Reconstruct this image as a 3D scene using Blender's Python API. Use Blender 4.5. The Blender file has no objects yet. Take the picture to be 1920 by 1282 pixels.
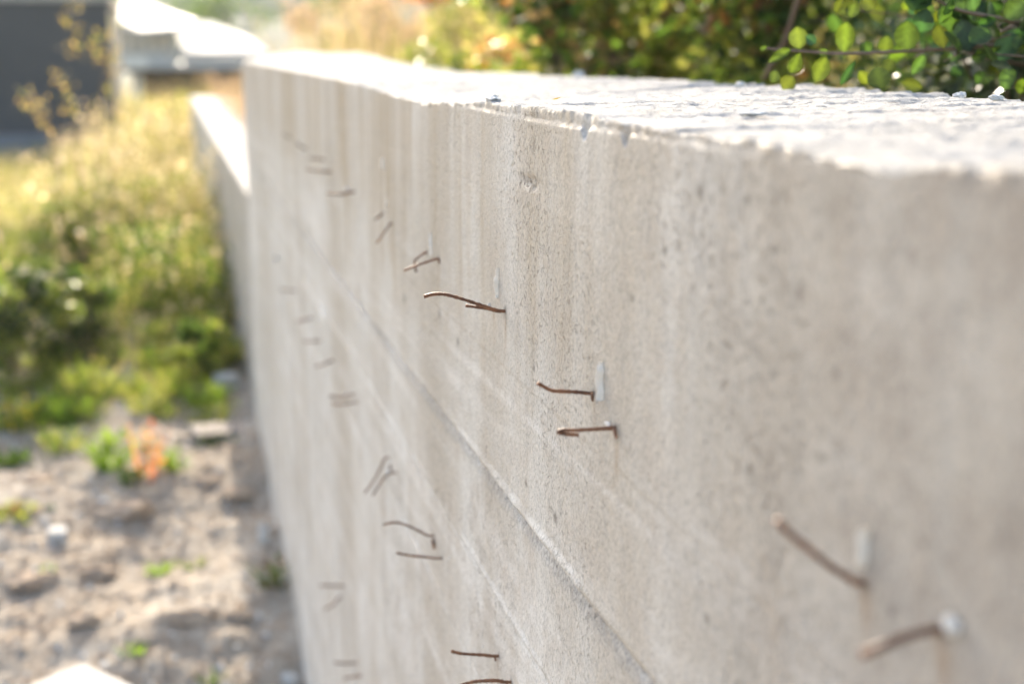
import bpy, math, random
import numpy as np
from mathutils import Vector, Matrix
random.seed(7); RNG = np.random.default_rng(7)
scene = bpy.context.scene
COL = scene.collection

# ------------------------------------------------------------------ camera, sky, sun, exposure
CAM = np.array([-.38, 0., 1.77])
FPX = 2667.
PITCH = math.atan(556/FPX); YAW = math.atan(660/math.hypot(FPX, 556))
cd = bpy.data.cameras.new('camera'); cam = bpy.data.objects.new('camera', cd); COL.objects.link(cam)
cam.location = CAM; cam.rotation_euler = (math.pi/2-PITCH, 0, -YAW)
cd.sensor_width = 36; cd.lens = FPX/1920*36; cd.clip_start = .02; cd.clip_end = 3000
cd.dof.use_dof = True; cd.dof.focus_distance = 1.55; cd.dof.aperture_fstop = 3.0; cd.dof.aperture_blades = 0
scene.camera = cam

SUN_AZ = math.radians(3.5)      # clockwise from +Y
SUN_EL = math.radians(24)
w = bpy.data.worlds.new("World"); scene.world = w; w.use_nodes = True
nt = w.node_tree; nt.nodes.clear()
sky = nt.nodes.new('ShaderNodeTexSky'); sky.sky_type = 'NISHITA'; sky.sun_disc = False
sky.sun_elevation = SUN_EL; sky.sun_rotation = SUN_AZ; sky.dust_density = 3.5; sky.air_density = 1.0; sky.ozone_density = .3
bg = nt.nodes.new('ShaderNodeBackground'); bg.inputs[1].default_value = .15
out = nt.nodes.new('ShaderNodeOutputWorld')
nt.links.new(sky.outputs[0], bg.inputs[0]); nt.links.new(bg.outputs[0], out.inputs[0])
sl = bpy.data.lights.new('sun', 'SUN'); sl.energy = 3.4; sl.angle = math.radians(.6); sl.color = (1, .89, .74)
so = bpy.data.objects.new('sun', sl); COL.objects.link(so)
sdir = Vector((math.sin(SUN_AZ)*math.cos(SUN_EL), math.cos(SUN_AZ)*math.cos(SUN_EL), math.sin(SUN_EL)))
so.rotation_euler = sdir.to_track_quat('Z', 'Y').to_euler()
vs = scene.view_settings; vs.view_transform = 'Standard'; vs.look = 'None'; vs.gamma = 1; vs.use_curve_mapping = False
vs.exposure = 1.85
scene.cycles.use_denoising = True
scene.cycles.max_bounces = 6; scene.cycles.transparent_max_bounces = 4; scene.cycles.volume_bounces = 0
scene.cycles.sample_clamp_indirect = 6

# ------------------------------------------------------------------ helpers
_fw = np.array([math.sin(YAW)*math.cos(PITCH), math.cos(YAW)*math.cos(PITCH), -math.sin(PITCH)])
_rt = np.array([math.cos(YAW), -math.sin(YAW), 0]); _up = np.cross(_rt, _fw)
def ray(px, py): return _fw*FPX + _rt*(px-960) + _up*(641-py)
def on_axis(px, py, axis, v):                      # the point of the survey plane axis=v seen at photo pixel (px,py)
    d = ray(px, py); t = (v-CAM[axis])/d[axis]; return CAM+d*t
def at_dist(px, py, dist):
    d = ray(px, py); return CAM+d*(dist/np.linalg.norm(d))

def hash2(ix, iy, seed):
    h = (ix.astype(np.int64)*374761393 + iy.astype(np.int64)*668265263 + seed*2147483647) & 0xffffffff
    h = ((h ^ (h >> 13))*1274126177) & 0xffffffff
    return ((h ^ (h >> 16)) & 0xffff)/65535.0
def vnoise(x, y, seed=0):
    x = np.asarray(x, float); y = np.asarray(y, float)
    ix = np.floor(x); iy = np.floor(y); fx = x-ix; fy = y-iy
    fx = fx*fx*(3-2*fx); fy = fy*fy*(3-2*fy)
    a = hash2(ix, iy, seed); b = hash2(ix+1, iy, seed); c = hash2(ix, iy+1, seed); d = hash2(ix+1, iy+1, seed)
    return (a*(1-fx)+b*fx)*(1-fy) + (c*(1-fx)+d*fx)*fy - .5
def fbm(x, y, seed=0, n=4):
    s = 0; a = 1.0
    for k in range(n):
        s = s + a*vnoise(x*2**k+17.3*k, y*2**k+5.1*k, seed+k); a *= .5
    return s
def sstep(a, b, x):
    t = np.clip((x-a)/(b-a), 0, 1); return t*t*(3-2*t)

def mesh_obj(name, verts, faces, mats=None, parent=None, smooth=False, tint=None, fmat=None):
    me = bpy.data.meshes.new(name)
    verts = np.asarray(verts, dtype=np.float32)
    if isinstance(faces, np.ndarray):
        k = faces.shape[1]; n = len(faces)
        me.vertices.add(len(verts)); me.vertices.foreach_set('co', verts.ravel())
        me.loops.add(n*k); me.loops.foreach_set('vertex_index', faces.astype(np.int32).ravel())
        me.polygons.add(n); me.polygons.foreach_set('loop_start', np.arange(0, n*k, k, dtype=np.int32))
        me.update(calc_edges=True)
    else:
        me.from_pydata([tuple(v) for v in verts.tolist()], [], faces)
    if smooth: me.polygons.foreach_set('use_smooth', np.ones(len(me.polygons), dtype=bool))
    if tint is not None:
        a = me.color_attributes.new('tint', 'FLOAT_COLOR', 'POINT')
        c = np.ones((len(verts), 4), dtype=np.float32); c[:, :3] = tint
        a.data.foreach_set('color', c.ravel())
    for m in (mats if isinstance(mats, (list, tuple)) else [mats] if mats else []): me.materials.append(m)
    if fmat is not None: me.polygons.foreach_set('material_index', np.asarray(fmat, dtype=np.int32))
    me.validate(); me.update()
    o = bpy.data.objects.new(name, me); COL.objects.link(o)
    if parent: o.parent = parent
    return o
def tag(o, label=None, cat=None, group=None, kind=None):
    for k, v in (('label', label), ('category', cat), ('group', group), ('kind', kind)):
        if v: o[k] = v
    return o
def empty(name, loc, label, cat, group=None):
    o = bpy.data.objects.new(name, None); COL.objects.link(o); o.location = loc
    o.empty_display_size = .05
    return tag(o, label, cat, group)
class MB:
    """collects simple solids"""
    def __init__(s): s.v = []; s.f = []
    def add(s, vs, fs):
        n = len(s.v); s.v += [tuple(map(float, v)) for v in vs]; s.f += [tuple(i+n for i in f) for f in fs]; return s
    def box(s, x0, x1, y0, y1, z0, z1):
        return s.add([(x0,y0,z0),(x1,y0,z0),(x1,y1,z0),(x0,y1,z0),(x0,y0,z1),(x1,y0,z1),(x1,y1,z1),(x0,y1,z1)],
                     [(0,3,2,1),(4,5,6,7),(0,1,5,4),(1,2,6,5),(2,3,7,6),(3,0,4,7)])
    def tube(s, pts, r, n=8, cap=True):
        pts = [Vector(p) for p in pts]; rs = r if isinstance(r, (list, tuple)) else [r]*len(pts)
        base = len(s.v); up = Vector((.13, .31, 1)).normalized()
        for i, p in enumerate(pts):
            t = (pts[min(i+1, len(pts)-1)]-pts[max(i-1, 0)]).normalized()
            a = t.cross(up)
            if a.length < 1e-3: a = t.cross(Vector((1, 0, 0)))
            a.normalize(); b = t.cross(a); up = a.cross(t) if False else up
            for k in range(n):
                q = p+(a*math.cos(2*math.pi*k/n)+b*math.sin(2*math.pi*k/n))*rs[i]
                s.v.append(tuple(q))
        for i in range(len(pts)-1):
            for k in range(n):
                k2 = (k+1) % n
                s.f.append((base+i*n+k, base+i*n+k2, base+(i+1)*n+k2, base+(i+1)*n+k))
        if cap:
            s.f.append(tuple(base+k for k in range(n))[::-1]); s.f.append(tuple(base+(len(pts)-1)*n+k for k in range(n)))
        return s
    def build(s, name, mat, parent=None, smooth=False):
        return mesh_obj(name, s.v, s.f, mat, parent, smooth)
def spline(pts, n=5):
    P = [Vector(p) for p in pts]; P = [P[0]*2-P[1]]+P+[P[-1]*2-P[-2]]; o = []
    for i in range(1, len(P)-2):
        for k in range(n):
            t = k/n; a, b, c, d = P[i-1], P[i], P[i+1], P[i+2]
            o.append(.5*((2*b)+(c-a)*t+(2*a-5*b+4*c-d)*t*t+(3*b-a-3*c+d)*t**3))
    return o+[P[-2]]

# ------------------------------------------------------------------ materials
class NT:
    def __init__(s, name):
        s.m = bpy.data.materials.new(name); s.m.use_nodes = True; s.t = s.m.node_tree; s.t.nodes.clear()
        s.out = s.n('ShaderNodeOutputMaterial')
    def n(s, typ, **kw):
        nd = s.t.nodes.new(typ)
        for k, v in kw.items():
            if isinstance(k, str) and hasattr(nd, k): setattr(nd, k, v)
        return nd
    def l(s, a, b): s.t.links.new(a, b)
    def coord(s, scale, kind='Object'):
        tc = s.n('ShaderNodeTexCoord'); mp = s.n('ShaderNodeMapping'); mp.inputs['Scale'].default_value = scale
        s.l(tc.outputs[kind], mp.inputs[0]); return mp.outputs[0]
    def noise(s, scale, sc=1, detail=4, rough=.55, dist=0):
        t = s.n('ShaderNodeTexNoise'); t.inputs['Scale'].default_value = sc; t.inputs['Detail'].default_value = detail
        t.inputs['Roughness'].default_value = rough; t.inputs['Distortion'].default_value = dist
        s.l(s.coord(scale), t.inputs['Vector']); return t.outputs['Fac']
    def ramp(s, fac, stops):
        r = s.n('ShaderNodeValToRGB'); e = r.color_ramp.elements
        while len(e) > len(stops): e.remove(e[-1])
        while len(e) < len(stops): e.new(.5)
        for el, (p, c) in zip(e, stops):
            el.position = p; el.color = (c if isinstance(c, (tuple, list)) else (c, c, c))+(1,) if not (isinstance(c, tuple) and len(c) == 4) else c
        s.l(fac, r.inputs[0]); return r.outputs[0]
    def mix(s, fac, a, b, mode='MIX'):
        m = s.n('ShaderNodeMix'); m.data_type = 'RGBA'; m.blend_type = mode
        for sock, v in ((m.inputs[0], fac), (m.inputs[6], a), (m.inputs[7], b)):
            if isinstance(v, (int, float)): sock.default_value = v
            elif isinstance(v, tuple): sock.default_value = v+(1,)
            else: s.l(v, sock)
        return m.outputs[2]
    def math(s, op, a, b=0.0, clamp=False):
        m = s.n('ShaderNodeMath'); m.operation = op; m.use_clamp = clamp
        for sock, v in ((m.inputs[0], a), (m.inputs[1], b)):
            if isinstance(v, (int, float)): sock.default_value = v
            else: s.l(v, sock)
        return m.outputs[0]
    def bsdf(s, col, rough=.8, spec=.3, bump=None, bstr=.3, bdist=.002, surface=True):
        p = s.n('ShaderNodeBsdfPrincipled')
        if isinstance(col, tuple): p.inputs['Base Color'].default_value = col+(1,)
        else: s.l(col, p.inputs['Base Color'])
        if isinstance(rough, (int, float)): p.inputs['Roughness'].default_value = rough
        else: s.l(rough, p.inputs['Roughness'])
        p.inputs['Specular IOR Level'].default_value = spec
        if bump is not None:
            b = s.n('ShaderNodeBump'); b.inputs['Strength'].default_value = bstr; b.inputs['Distance'].default_value = bdist
            s.l(bump, b.inputs['Height']); s.l(b.outputs[0], p.inputs['Normal'])
        if surface: s.l(p.outputs[0], s.out.inputs[0])
        return p

def concrete_face():
    s = NT('board marked concrete')
    big = s.noise((.9, .9, .9), 2.0, 5)
    base = s.ramp(big, [(.3, (.48, .445, .39)), (.5, (.55, .525, .48)), (.72, (.62, .60, .565))])
    lowz = s.n('ShaderNodeSeparateXYZ'); tcl = s.n('ShaderNodeTexCoord'); s.l(tcl.outputs['Object'], lowz.inputs[0])
    lm = s.n('ShaderNodeMapRange'); s.l(s.math('ADD', lowz.outputs[2], s.math('MULTIPLY', big, .5)), lm.inputs[0])
    lm.inputs[1].default_value = 1.75; lm.inputs[2].default_value = 1.35; lm.inputs[3].default_value = 0; lm.inputs[4].default_value = .8
    base = s.mix(lm.outputs[0], base, (.63, .61, .57))
    # vertical run-down stains, strongest near the crest
    st = s.noise((1, 7.0, .35), 1.0, 4, .6)
    stm = s.ramp(st, [(.44, 0.0), (.6, 1.0)])
    sy = s.n('ShaderNodeSeparateXYZ'); tcy = s.n('ShaderNodeTexCoord'); s.l(tcy.outputs['Object'], sy.inputs[0])
    ym = s.n('ShaderNodeMapRange'); s.l(s.math('ADD', sy.outputs[1], s.math('MULTIPLY', s.noise((1, 1.6, .8), 1.7, 4, .6), 2.4)), ym.inputs[0])
    ym.inputs[1].default_value = -1.1; ym.inputs[2].default_value = .2; ym.inputs[3].default_value = .22
    stm = s.math('MULTIPLY', stm, ym.outputs[0])
    sep = s.n('ShaderNodeSeparateXYZ'); tc = s.n('ShaderNodeTexCoord'); s.l(tc.outputs['Object'], sep.inputs[0])
    zz = s.math('ADD', sep.outputs[2], s.math('MULTIPLY', s.noise((1, 9, .5), 1.3, 4, .65), .8))
    zm = s.n('ShaderNodeMapRange'); s.l(zz, zm.inputs[0]); zm.inputs[1].default_value = 1.76; zm.inputs[2].default_value = 1.96
    zm.interpolation_type = 'SMOOTHSTEP'
    c1 = s.mix(s.math('MULTIPLY', s.math('MULTIPLY', stm, zm.outputs[0]), .95), base, (.365, .295, .21))
    wide = s.ramp(s.noise((1, 2.6, .45), 1.4, 3, .55), [(.45, 0.0), (.64, .7)])
    c1 = s.mix(wide, c1, (.42, .37, .305))
    # pale lime bloom in long horizontal smears
    lm2 = s.n('ShaderNodeMapRange'); s.l(s.math('ADD', lowz.outputs[2], s.math('MULTIPLY', big, .3)), lm2.inputs[0])
    lm2.inputs[1].default_value = 1.60; lm2.inputs[2].default_value = 1.48; lm2.inputs[3].default_value = .12; lm2.inputs[4].default_value = 1
    bl = s.math('MAXIMUM', s.ramp(s.noise((1, .9, 7), 1.0, 4, .6, .4), [(.5, 0.0), (.66, 1.0)]), s.ramp(s.noise((1, .45, 15), 1.0, 4, .65, .3), [(.52, 0.0), (.63, 1.0)]))
    c2 = s.mix(s.math('MULTIPLY', s.math('MULTIPLY', bl, lm2.outputs[0]), .5), c1, (.77, .75, .72))
    # pinkish / greenish mottling
    mo = s.noise((3, 7, 6), 1.6, 5, .65)
    c3 = s.mix(s.ramp(mo, [(.47, 0.0), (.68, .55)]), c2, (.43, .37, .305))
    c3 = s.mix(s.ramp(s.noise((3, 16, 14), 1.9, 4, .6), [(.52, 0.0), (.70, .4)]), c3, (.44, .41, .37))
    # dirty, honeycombed strip under the main board joint
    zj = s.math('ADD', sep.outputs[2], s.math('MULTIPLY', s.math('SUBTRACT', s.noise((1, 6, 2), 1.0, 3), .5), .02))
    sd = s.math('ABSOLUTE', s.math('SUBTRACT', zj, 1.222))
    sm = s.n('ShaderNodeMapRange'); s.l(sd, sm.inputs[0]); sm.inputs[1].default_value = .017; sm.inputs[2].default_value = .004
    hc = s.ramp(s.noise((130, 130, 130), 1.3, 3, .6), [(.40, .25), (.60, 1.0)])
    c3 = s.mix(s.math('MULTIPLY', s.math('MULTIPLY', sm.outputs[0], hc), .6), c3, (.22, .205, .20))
    # part painted-in lens vignette, part blotchy stain towards the near end
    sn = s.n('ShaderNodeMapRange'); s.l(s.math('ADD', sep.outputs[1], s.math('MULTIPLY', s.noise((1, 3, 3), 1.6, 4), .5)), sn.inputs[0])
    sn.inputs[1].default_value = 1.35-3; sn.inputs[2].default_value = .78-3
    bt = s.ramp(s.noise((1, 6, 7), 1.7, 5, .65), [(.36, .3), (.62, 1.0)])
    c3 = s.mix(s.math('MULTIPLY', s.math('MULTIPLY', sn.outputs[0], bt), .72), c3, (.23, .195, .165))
    # small vertical pits, dark with dirt
    pit = s.noise((60, 60, 60), 1.6, 3, .55)
    area = s.ramp(s.noise((1.2, 3, 1.6), 1.2, 3), [(.42, 0.04), (.6, 1.0)])
    pm = s.math('MULTIPLY', s.ramp(pit, [(.615, 0.0), (.665, 1.0)]), s.math('ADD', s.math('MULTIPLY', area, .85), .15))
    pit2 = s.noise((60, 60, 36), 4.2, 2, .5)
    pm2 = s.math('MULTIPLY', s.ramp(pit2, [(.618, 0.0), (.665, 1.0)]), area)
    pmx = s.math('MAXIMUM', pm, pm2)
    at = s.n('ShaderNodeAttribute'); at.attribute_name = 'pock_rust'; sp = s.n('ShaderNodeSeparateColor'); s.l(at.outputs['Color'], sp.inputs[0])
    c3 = s.mix(s.math('MULTIPLY', sp.outputs[1], .75), c3, (.30, .20, .115))
    c3 = s.mix(s.math('MULTIPLY', sp.outputs[0], .8), c3, (.13, .115, .10))
    c4 = s.mix(s.math('MULTIPLY', pmx, .55), c3, (.25, .215, .18))
    gr = s.noise((150, 190, 150), 1.6, 4, .7)
    c5 = s.mix(1.0, c4, s.ramp(gr, [(.32, .6), (.52, 1.0), (1, 1.15)]), 'MULTIPLY')
    h = s.math('SUBTRACT', s.math('ADD', s.math('MULTIPLY', gr, .5), s.math('MULTIPLY', s.noise((40, 50, 40), 1.6, 4), .8)), s.math('MULTIPLY', pmx, .8))
    s.bsdf(c5, .62, .5, h, 1.0, .0028)
    return s.m
def concrete_top():
    s = NT('rough crest concrete')
    a = s.noise((1, 1, 1), 9, 6, .6)
    c = s.ramp(a, [(.3, (.42, .41, .39)), (.55, (.50, .49, .47)), (.75, (.56, .55, .53))])
    d = s.noise((1, 1, 1), 55, 4, .6)
    c = s.mix(s.ramp(d, [(.58, 0.0), (.70, .65)]), c, (.20, .18, .155))
    d2 = s.noise((1, 1, 1), 170, 3, .6); c = s.mix(s.ramp(d2, [(.58, 0.0), (.68, .5)]), c, (.22, .20, .18))
    h = s.math('ADD', s.noise((1, 1, 1), 230, 5, .7), s.math('MULTIPLY', s.noise((1, 1, 1), 80, 5, .65), 1.6))
    s.bsdf(c, .9, .25, h, 1.0, .007)
    return s.m
def simple(name, c0, c1, scale=4, rough=.8, spec=.3, bump=0, bdist=.01, detail=5):
    s = NT(name); n = s.noise((1, 1, 1), scale, detail, .6)
    s.bsdf(s.ramp(n, [(.3, c0), (.7, c1)]), rough, spec, n if bump else None, bump, bdist)
    return s.m
def rust():
    s = NT('rusty steel'); n = s.noise((1, 1, 1), 260, 5, .65); b = s.noise((1, 1, 1), 38, 3)
    c = s.ramp(n, [(.3, (.052, .024, .014)), (.52, (.115, .050, .026)), (.75, (.24, .11, .05))])
    c = s.mix(s.ramp(b, [(.42, 0.0), (.62, .85)]), c, (.24, .105, .05))
    s.bsdf(c, .55, .5, n, .7, .0008); return s.m
def leaf_mat(name, rough=.55, trans=.58, spec=.2, tgain=(1.8, 1.85, .9), veins=False):
    s = NT(name)
    at = s.n('ShaderNodeAttribute'); at.attribute_name = 'tint'
    oi = s.n('ShaderNodeObjectInfo')
    n = s.noise((1, 1, 1), 14, 3)
    col = s.mix(1.0, at.outputs[0], s.ramp(n, [(.25, .72), (.75, 1.22)]), 'MULTIPLY')
    if veins:
        v = s.noise((1, 1, 1), 150, 3)
        col = s.mix(1.0, col, s.ramp(v, [(.3, .8), (.7, 1.15)]), 'MULTIPLY')
        hv = s.n('ShaderNodeHueSaturation'); s.l(col, hv.inputs['Color'])
        s.l(s.math('ADD', s.math('MULTIPLY', oi.outputs['Random'], .03), .49), hv.inputs['Hue'])
        s.l(s.math('ADD', s.math('MULTIPLY', oi.outputs['Random'], .7), .65), hv.inputs['Value']); col = hv.outputs[0]
    p = s.bsdf(col, rough, spec, n, .2, .003, surface=False)
    tr = s.n('ShaderNodeBsdfTranslucent')
    s.l(s.mix(1.0, col, tgain, 'MULTIPLY'), tr.inputs[0])
    mx = s.n('ShaderNodeMixShader'); mx.inputs[0].default_value = trans
    s.l(p.outputs[0], mx.inputs[1]); s.l(tr.outputs[0], mx.inputs[2]); s.l(mx.outputs[0], s.out.inputs[0])
    return s.m
def soil():
    s = NT('dry soil')
    a = s.noise((1, 1, 1), 1.3, 6, .6); b = s.noise((1, 1, 1), 14, 6, .65); g = s.noise((1, 1, 1), 70, 4)
    c = s.ramp(a, [(.3, (.27, .225, .175)), (.5, (.37, .32, .26)), (.7, (.45, .40, .335))])
    c = s.mix(s.ramp(b, [(.35, .75), (.55, 0.0)]), c, (.20, .155, .115))
    c = s.mix(s.ramp(g, [(.55, 0.0), (.75, .6)]), c, (.60, .53, .45))
    # far ground: weedy green-straw
    sep = s.n('ShaderNodeSeparateXYZ'); tc = s.n('ShaderNodeTexCoord'); s.l(tc.outputs['Object'], sep.inputs[0])
    mr = s.n('ShaderNodeMapRange'); s.l(s.math('ADD', sep.outputs[1], s.math('MULTIPLY', a, 4.0)), mr.inputs[0])
    mr.inputs[1].default_value = 10; mr.inputs[2].default_value = 13
    mr2 = s.n('ShaderNodeMapRange'); s.l(sep.outputs[0], mr2.inputs[0]); mr2.inputs[1].default_value = .3; mr2.inputs[2].default_value = .5
    grass = s.ramp(b, [(.3, (.09, .10, .03)), (.7, (.24, .20, .08))])
    c = s.mix(s.math('MAXIMUM', mr.outputs[0], mr2.outputs[0]), c, grass)
    s.bsdf(c, .95, .15, s.math('ADD', b, s.math('MULTIPLY', g, .4)), .8, .02); return s.m

M = dict(face=concrete_face(), top=concrete_top(), rust=rust(), soil=soil(),
         leaf=leaf_mat('soft leaf'), gloss=leaf_mat('glossy leaf', .33, .5, .6), straw=leaf_mat('dry grass', .6, .45, .3, (1.45, 1.32, 1.05)),
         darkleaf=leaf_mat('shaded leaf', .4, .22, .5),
         sharp=leaf_mat('shrub leaf', .34, .55, .55, (1.75, 1.75, .55), True),
         bark=simple('twig bark', (.10, .065, .045), (.20, .14, .10), 60, .8),
         ridge=simple('lime ridge', (.68, .63, .55), (.80, .75, .66), 90, .9, .2),
         grout=simple('white grout', (.58, .56, .52), (.70, .68, .64), 80, .9, .2, .6, .003),
         stone=simple('pale stone', (.46, .45, .43), (.60, .59, .565), 60, .9, .2, .5, .004),
         clod=simple('soil clod', (.27, .20, .15), (.46, .37, .28), 25, .95, .1, .8, .01),
         slab=simple('white slab', (.40, .385, .36), (.60, .585, .56), 16, .8, .2),
         litter=simple('dead stems', (.20, .12, .07), (.42, .30, .19), 20, .9),
         plank=simple('weathered plank', (.22, .18, .15), (.36, .31, .27), 12, .85),
         dark=simple('dark cladding', (.062, .062, .062), (.078, .078, .077), .6, .6),
         darkj=simple('dark base', (.15, .16, .175), (.19, .20, .215), 1, .6),
         roof=simple('pale roofing', (.36, .355, .345), (.46, .45, .44), .8, .7),
         white=simple('house render', (.56, .53, .49), (.66, .63, .59), 1.0, .8),
         frame=simple('window frame', (.36, .31, .27), (.44, .39, .34), 3, .6),
         curtain=simple('window curtain', (.74, .66, .56), (.84, .77, .68), 3, .7),
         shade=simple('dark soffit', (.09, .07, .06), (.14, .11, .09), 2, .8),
         hillm=simple('wooded hill', (.030, .050, .030), (.07, .095, .05), .09, .9))

# ------------------------------------------------------------------ the ground: one sheet, with the bank held up by the wall
def gz_left(Y):
    return np.interp(Y, [-40, 2, 3.2, 4.6, 5.1, 7.1, 9.8, 14, 22, 31, 48, 70, 200, 420], [-.9, -.62, -.52, -.40, -.27, -.12, 0, .08, -.06, -.10, -2.0, -2.2, -3, 2])
def gz_bank(Y):
    b = np.interp(Y, [-10, -6, 6.9, 7.6, 20.5, 24, 31], [-.9, 1.40, 1.45, .95, .95, .4, .05])
    return np.where((Y < 31) & (Y > -10), b, gz_left(Y))
def ground_h(x, Y):
    l = gz_left(Y); b = gz_bank(Y)
    t = sstep(.18, .42, x)
    z = l*(1-t)+b*t
    near = np.exp(-((Y-5)/7)**2)*(1-t)
    amp = np.clip(1-np.abs(x)/60, 0, 1)*np.clip(1-np.abs(Y-5)/60, 0, 1)
    z = z + near*(fbm(x*1.7, Y*1.7, 3, 3)*.06+fbm(x*8, Y*8, 9, 4)*.026+np.abs(fbm(x*21, Y*21, 19, 3))*.018) + amp*fbm(x*.6, Y*.6, 21, 2)*.06
    z = z + (1-t)*.10*np.exp(-((x)/.14)**2)*near*(fbm(x*3, Y*3, 5, 2)+.3)
    z = z + np.clip(np.abs(x)-40, 0, 400)*.0
    return z
gx = np.unique(np.concatenate([-np.geomspace(2.6, 420, 46), np.linspace(-2.6, .16, 185), np.linspace(.16, .6, 14), np.geomspace(.6, 420, 50)]))
gy = np.unique(np.concatenate([-np.geomspace(.5, 60, 22), np.linspace(-.5, 3, 24), np.linspace(3, 10, 330), np.geomspace(10, 520, 110)]))
GX, GY = np.meshgrid(gx, gy)
GZ = ground_h(GX, GY)
def grid_faces(nr, nc):
    i = np.arange(nr*nc).reshape(nr, nc)
    return np.stack([i[:-1, :-1], i[:-1, 1:], i[1:, 1:], i[1:, :-1]], -1).reshape(-1, 4)
g = mesh_obj('ground', np.stack([GX, GY, GZ], -1).reshape(-1, 3), grid_faces(len(gy), len(gx)), M['soil'], smooth=True)
tag(g, 'dry brown soil with clods sloping down along the concrete wall', kind='structure')
def gh(x, y): return float(ground_h(np.array([float(x)]), np.array([float(y)]))[0])
def on_ground(px, py):
    d = ray(px, py); t = 0
    for k in range(4000):
        t += .00002 if False else .02/np.linalg.norm(d)
        p = CAM+d*t
        if p[2] < gh(p[0], p[1]): return p
    return p

# distant wooded hillside behind the houses
hx = np.linspace(-260, 330, 150); hy = np.linspace(190, 430, 60)
HX, HY = np.meshgrid(hx, hy)
HZ = -3+sstep(190, 400, HY)*(46+30*fbm(HX*.012, HY*.012, 40, 3)) + (sstep(195, 230, HY))*(4.0*fbm(HX*.16, HY*.16, 41, 3))
hill = mesh_obj('hill', np.stack([HX, HY, HZ], -1).reshape(-1, 3), grid_faces(60, 150), M['hillm'], smooth=True)
tag(hill, 'blue green wooded hillside far behind the houses', kind='structure')

# ------------------------------------------------------------------ the concrete wall
T = .57
topf_Y = [-4, .58, .64, .70, .79, .87, 1.01, 1.265, 1.493, 1.761, 1.957, 2.151, 2.6, 3.146, 5, 7.2]
topf_Z = [1.71, 1.717, 1.713, 1.700, 1.705, 1.708, 1.706, 1.706, 1.706, 1.701, 1.692, 1.684, 1.690, 1.696, 1.696, 1.694]
topb_Y = [-4, 1.45, 1.87, 3.03, 4.67, 5.87, 6.99, 7.2]
topb_Z = [1.705, 1.709, 1.708, 1.698, 1.681, 1.699, 1.730, 1.73]
def lumpy(y, s): return fbm(y*s, y*0+3.7, 11, 3)
def front_relief(Y, z):
    """outward offset (towards the weeds) of the cast face, metres"""
    zw = z+.0028*fbm(Y*1.5, Y*0, 61, 3)+.0018*fbm(Y*30, Y*0, 62, 2)
    h = .004*fbm(Y*1.3, z*2.2, 50, 3)+.0008*fbm(Y*45, z*18, 51, 4)
    lf = np.clip(.7+1.7*fbm(Y*8, Y*0+9, 63, 4), .1, 1.15)*(1-.7*sstep(1.8, 2.6, Y))
    d = zw-1.238
    h = h+.0030*lf*(1+.5*vnoise(Y*70, z*150, 66))*np.exp(-((d-.006)/.005)**2) - .0062*np.clip(.8+1.5*fbm(Y*4, Y*0, 64, 2), .2, 1.6)*np.exp(-((d+.008)/.008)**2)
    h = h-.0014*sstep(0, -.004, d)*sstep(-.03, -.006, d)*(1+3*vnoise(Y*150, z*160, 65))
    h = h+.0050*(sstep(-.0025, .0015, d)-1)
    for k, (zz, a) in enumerate([(1.08, .0032), (.925, .0028), (.78, .0012), (.60, .003), (.45, .0015), (.25, .0018), (.05, .002), (1.395, .0006), (1.60, .0005)]):
        dd = zw-zz-.0015*fbm(Y*2, Y*0, 70+k, 2)
        l2 = np.clip(.5+1.8*fbm(Y*3, Y*0, 80+k, 2), 0, 1.6)
        h = h+a*l2*np.exp(-((dd-.003)/.004)**2)-a*.8*np.exp(-((dd+.003)/.0025)**2)+a*.35*np.sign(vnoise(Y*0+k*3.3, Y*0, 99))*sstep(-.002, .002, dd)
    # broken arrises and scars
    h = h-.006*np.exp(-((Y-1.49)/.035)**2-((z-1.625)/.006)**2)*(1+2*vnoise(Y*160, z*200, 8))
    return h
ys = np.concatenate([np.linspace(-3.5, .4, 50)[:-1], np.linspace(.4, 3.0, 620)[:-1], np.linspace(3.0, 7.12, 230)])
zs = np.concatenate([np.linspace(-1.1, .85, 150)[:-1], np.linspace(.85, 1.655, 270)])
nb = 30; nx = 150
A = ys[:, None]
tf = np.interp(ys, topf_Y, topf_Z)+.0022*lumpy(ys, 14)+.0045*lumpy(ys, 55)+.003*lumpy(ys, 160)
tb = np.interp(ys, topb_Y, topb_Z)+.006*lumpy(ys+40, 9)+.007*lumpy(ys+20, 45)+.004*lumpy(ys+20, 130)
ledge_z = np.interp(ys, [.4, .8, 1.0, 1.16, 1.30, 1.40, 1.58, 1.72, 1.85, 1.98], [1.700, 1.697, 1.695, 1.694, 1.692, 1.6905, 1.690, 1.690, 1.691, 1.694])
ledge_on = sstep(1.93, 1.70, ys)*sstep(.68, .95, ys)*(1-.5*sstep(1.2, 1.05, ys))*np.clip(.75+1.6*lumpy(ys+9, 9), .12, 1.5)
for c, wd in ((1.287, .012), (1.166, .010)): ledge_on = ledge_on*(1+2.2*np.exp(-((ys-c)/wd)**2))
def ledge_dip(y): return sum(.010*np.exp(-((y-c)/wd)**4) for c, wd in ((1.287, .010), (1.166, .009)))
P = []
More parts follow.
